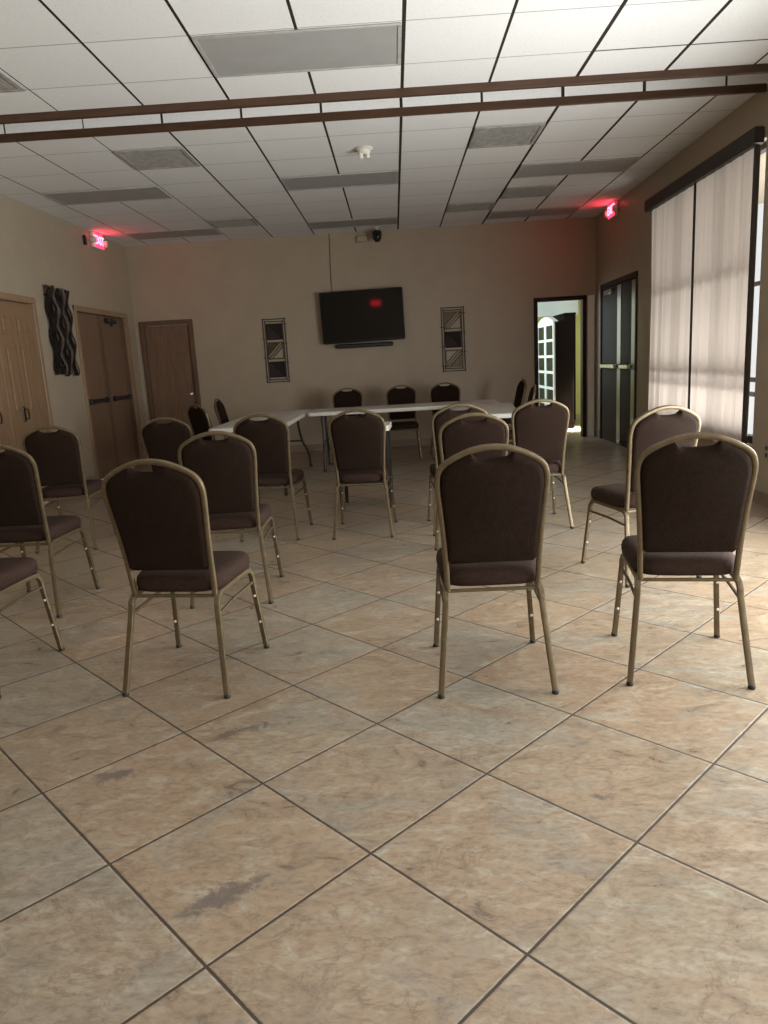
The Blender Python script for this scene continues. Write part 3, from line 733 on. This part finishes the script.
bc = thing('bookcase', 'tall dark bookcase with white lattice glass doors seen through the open doorway', 'bookcase', (2.865, 13.2, 0))
MB().box(-.155, .155, -.70, .70, .002, 1.80, .006).build('body', 'cabdark', bc)
mb = MB()
arc = [( -.70 + 1.40 * k / 16, 1.80 + .10 * sin(pi * k / 16) ) for k in range(17)]
mb.rings([[(x, y, z) for y, z in arc] + [(x, .70, 1.78), (x, -.70, 1.78)] for x in (-.185, -.10)]); mb.build('crest', 'cabwhite', bc, smooth=False)
for s in (-1, 1):
    y0, y1 = (-.70, -.004) if s < 0 else (.004, .70)
    fr = MB(); x0, x1 = -.182, -.156
    for y in (y0, y1 - .07): fr.box(x0, x1, y, y + .07, .12, 1.79)
    for z in [.12] + [.12 + (1.79 - .12 - .05) * q / 6 for q in range(1, 7)]: fr.box(x0 + .001, x1, y0 + .07, y1 - .07, z, z + .045)
    dr = fr.build('door', 'cabwhite', bc, smooth=False)
    MB().box(-.166, -.158, y0 + .06, y1 - .06, .14, 1.77).build('pane', 'darkglass', dr, smooth=False)
    MB().lathe([(.008, -.18), (.010, -.205), (.006, -.21)], (-.03 if s < 0 else .03), .95, 10, 'x').build('knob', 'chrome', dr)
vz = thing('tall_cabinet', 'near-black tall cabinet between bookcase and yellow hall wall', 'cabinet', (3.15, 13.75, 0))
MB().box(-.10, .10, -.45, .45, .06, 1.93, .006).build('body', 'cabdark', vz)
MB().box(-.09, .09, -.44, .44, .002, .062).build('plinth', 'black', vz)
MB().box(-.108, .108, -.465, .465, 1.928, 1.96, .008).build('cornice', 'cabdark', vz)

# roof overhang outside the windows
ev = MB().box(1.6, 14.2, .17, 2.0, 2.93, 3.05).build('trim_5', 'wall', smooth=False); ev.location = rpos(0); ev.rotation_euler = (0, 0, RWROT); struct(ev)
# ------------------------------------------------------------------ light
w = bpy.data.worlds.new('World'); SC.world = w; w.use_nodes = True
bg = w.node_tree.nodes['Background']; bg.inputs[0].default_value = (1.0, .98, .96, 1); bg.inputs[1].default_value = 1.0
def area(name, loc, rot, sx, sy, power, colr, spread=180):
    l = bpy.data.lights.new(name, 'AREA'); l.shape = 'RECTANGLE'; l.size = sx; l.size_y = sy; l.energy = power; l.color = colr; l.spread = R(spread)
    o = bpy.data.objects.new(name, l); COL.objects.link(o); o.location = loc; o.rotation_euler = rot; return o
# daylight standing in the window openings, facing the room
def win_light(name, wnd, pos, rz, power, colr, out=.24, tilt=0, zc=None):
    x0, x1, z0, z1 = wnd
    o = area(name, (0, 0, 0), (0, 0, 0), x1 - x0, z1 - z0, power, colr)
    o.matrix_world = Matrix.Translation(pos) @ Matrix.Rotation(rz, 4, 'Z') @ Matrix.Translation(((x0 + x1) / 2, out, (z0 + z1) / 2 if zc is None else zc)) @ Matrix.Rotation(-pi / 2 - R(tilt), 4, 'X')
    return o
# sunlit ground outside throws its light up through the windows
win_light('sunlit_ground_light', (2.5, 5.2, 0, 1.3), rpos(0), RWROT, 230, (1, .97, .93), 1.05, 70, .25)
win_light('daylight_side_window', W2, rpos(0), RWROT, 400, (1, .985, .965), .2, 6)
win_light('daylight_side_window', W3, rpos(0), RWROT, 165, (1, .985, .965), .2, 6)
area('hall_daylight', (1.1, 13.2, 1.75), (0, -pi / 2, 0), 1.6, 2.6, 60, (.82, .97, 1.0))
area('hall_sunbeam', (4.3, 12.35, 2.3), (0, R(31), 0), .3, .3, 30, (1, .95, .72), 24)

# ------------------------------------------------------------------ camera
f, p, y, r, hc = 723.52, -.20514, -.0256, -.05774, 1.3056
cam = bpy.data.cameras.new('Camera'); cam.sensor_fit = 'VERTICAL'; cam.sensor_height = 36; cam.lens = f * 36 / 1024; cam.clip_start = .05
co = bpy.data.objects.new('Camera', cam); COL.objects.link(co)
fwd = Vector((sin(y) * cos(p), cos(y) * cos(p), sin(p))); r0 = Vector((cos(y), -sin(y), 0)); u0 = r0.cross(fwd)
ri = cos(r) * r0 + sin(r) * u0; up = -sin(r) * r0 + cos(r) * u0
co.matrix_world = Matrix(((ri.x, up.x, -fwd.x, 0), (ri.y, up.y, -fwd.y, 0), (ri.z, up.z, -fwd.z, hc), (0, 0, 0, 1)))
SC.camera = co
SC.view_settings.view_transform = 'Standard'; SC.view_settings.look = 'None'; SC.view_settings.gamma = 1; SC.view_settings.use_curve_mapping = False
SC.view_settings.exposure = 0.0
SC.cycles.use_denoising = True
SC.cycles.sample_clamp_indirect = 6
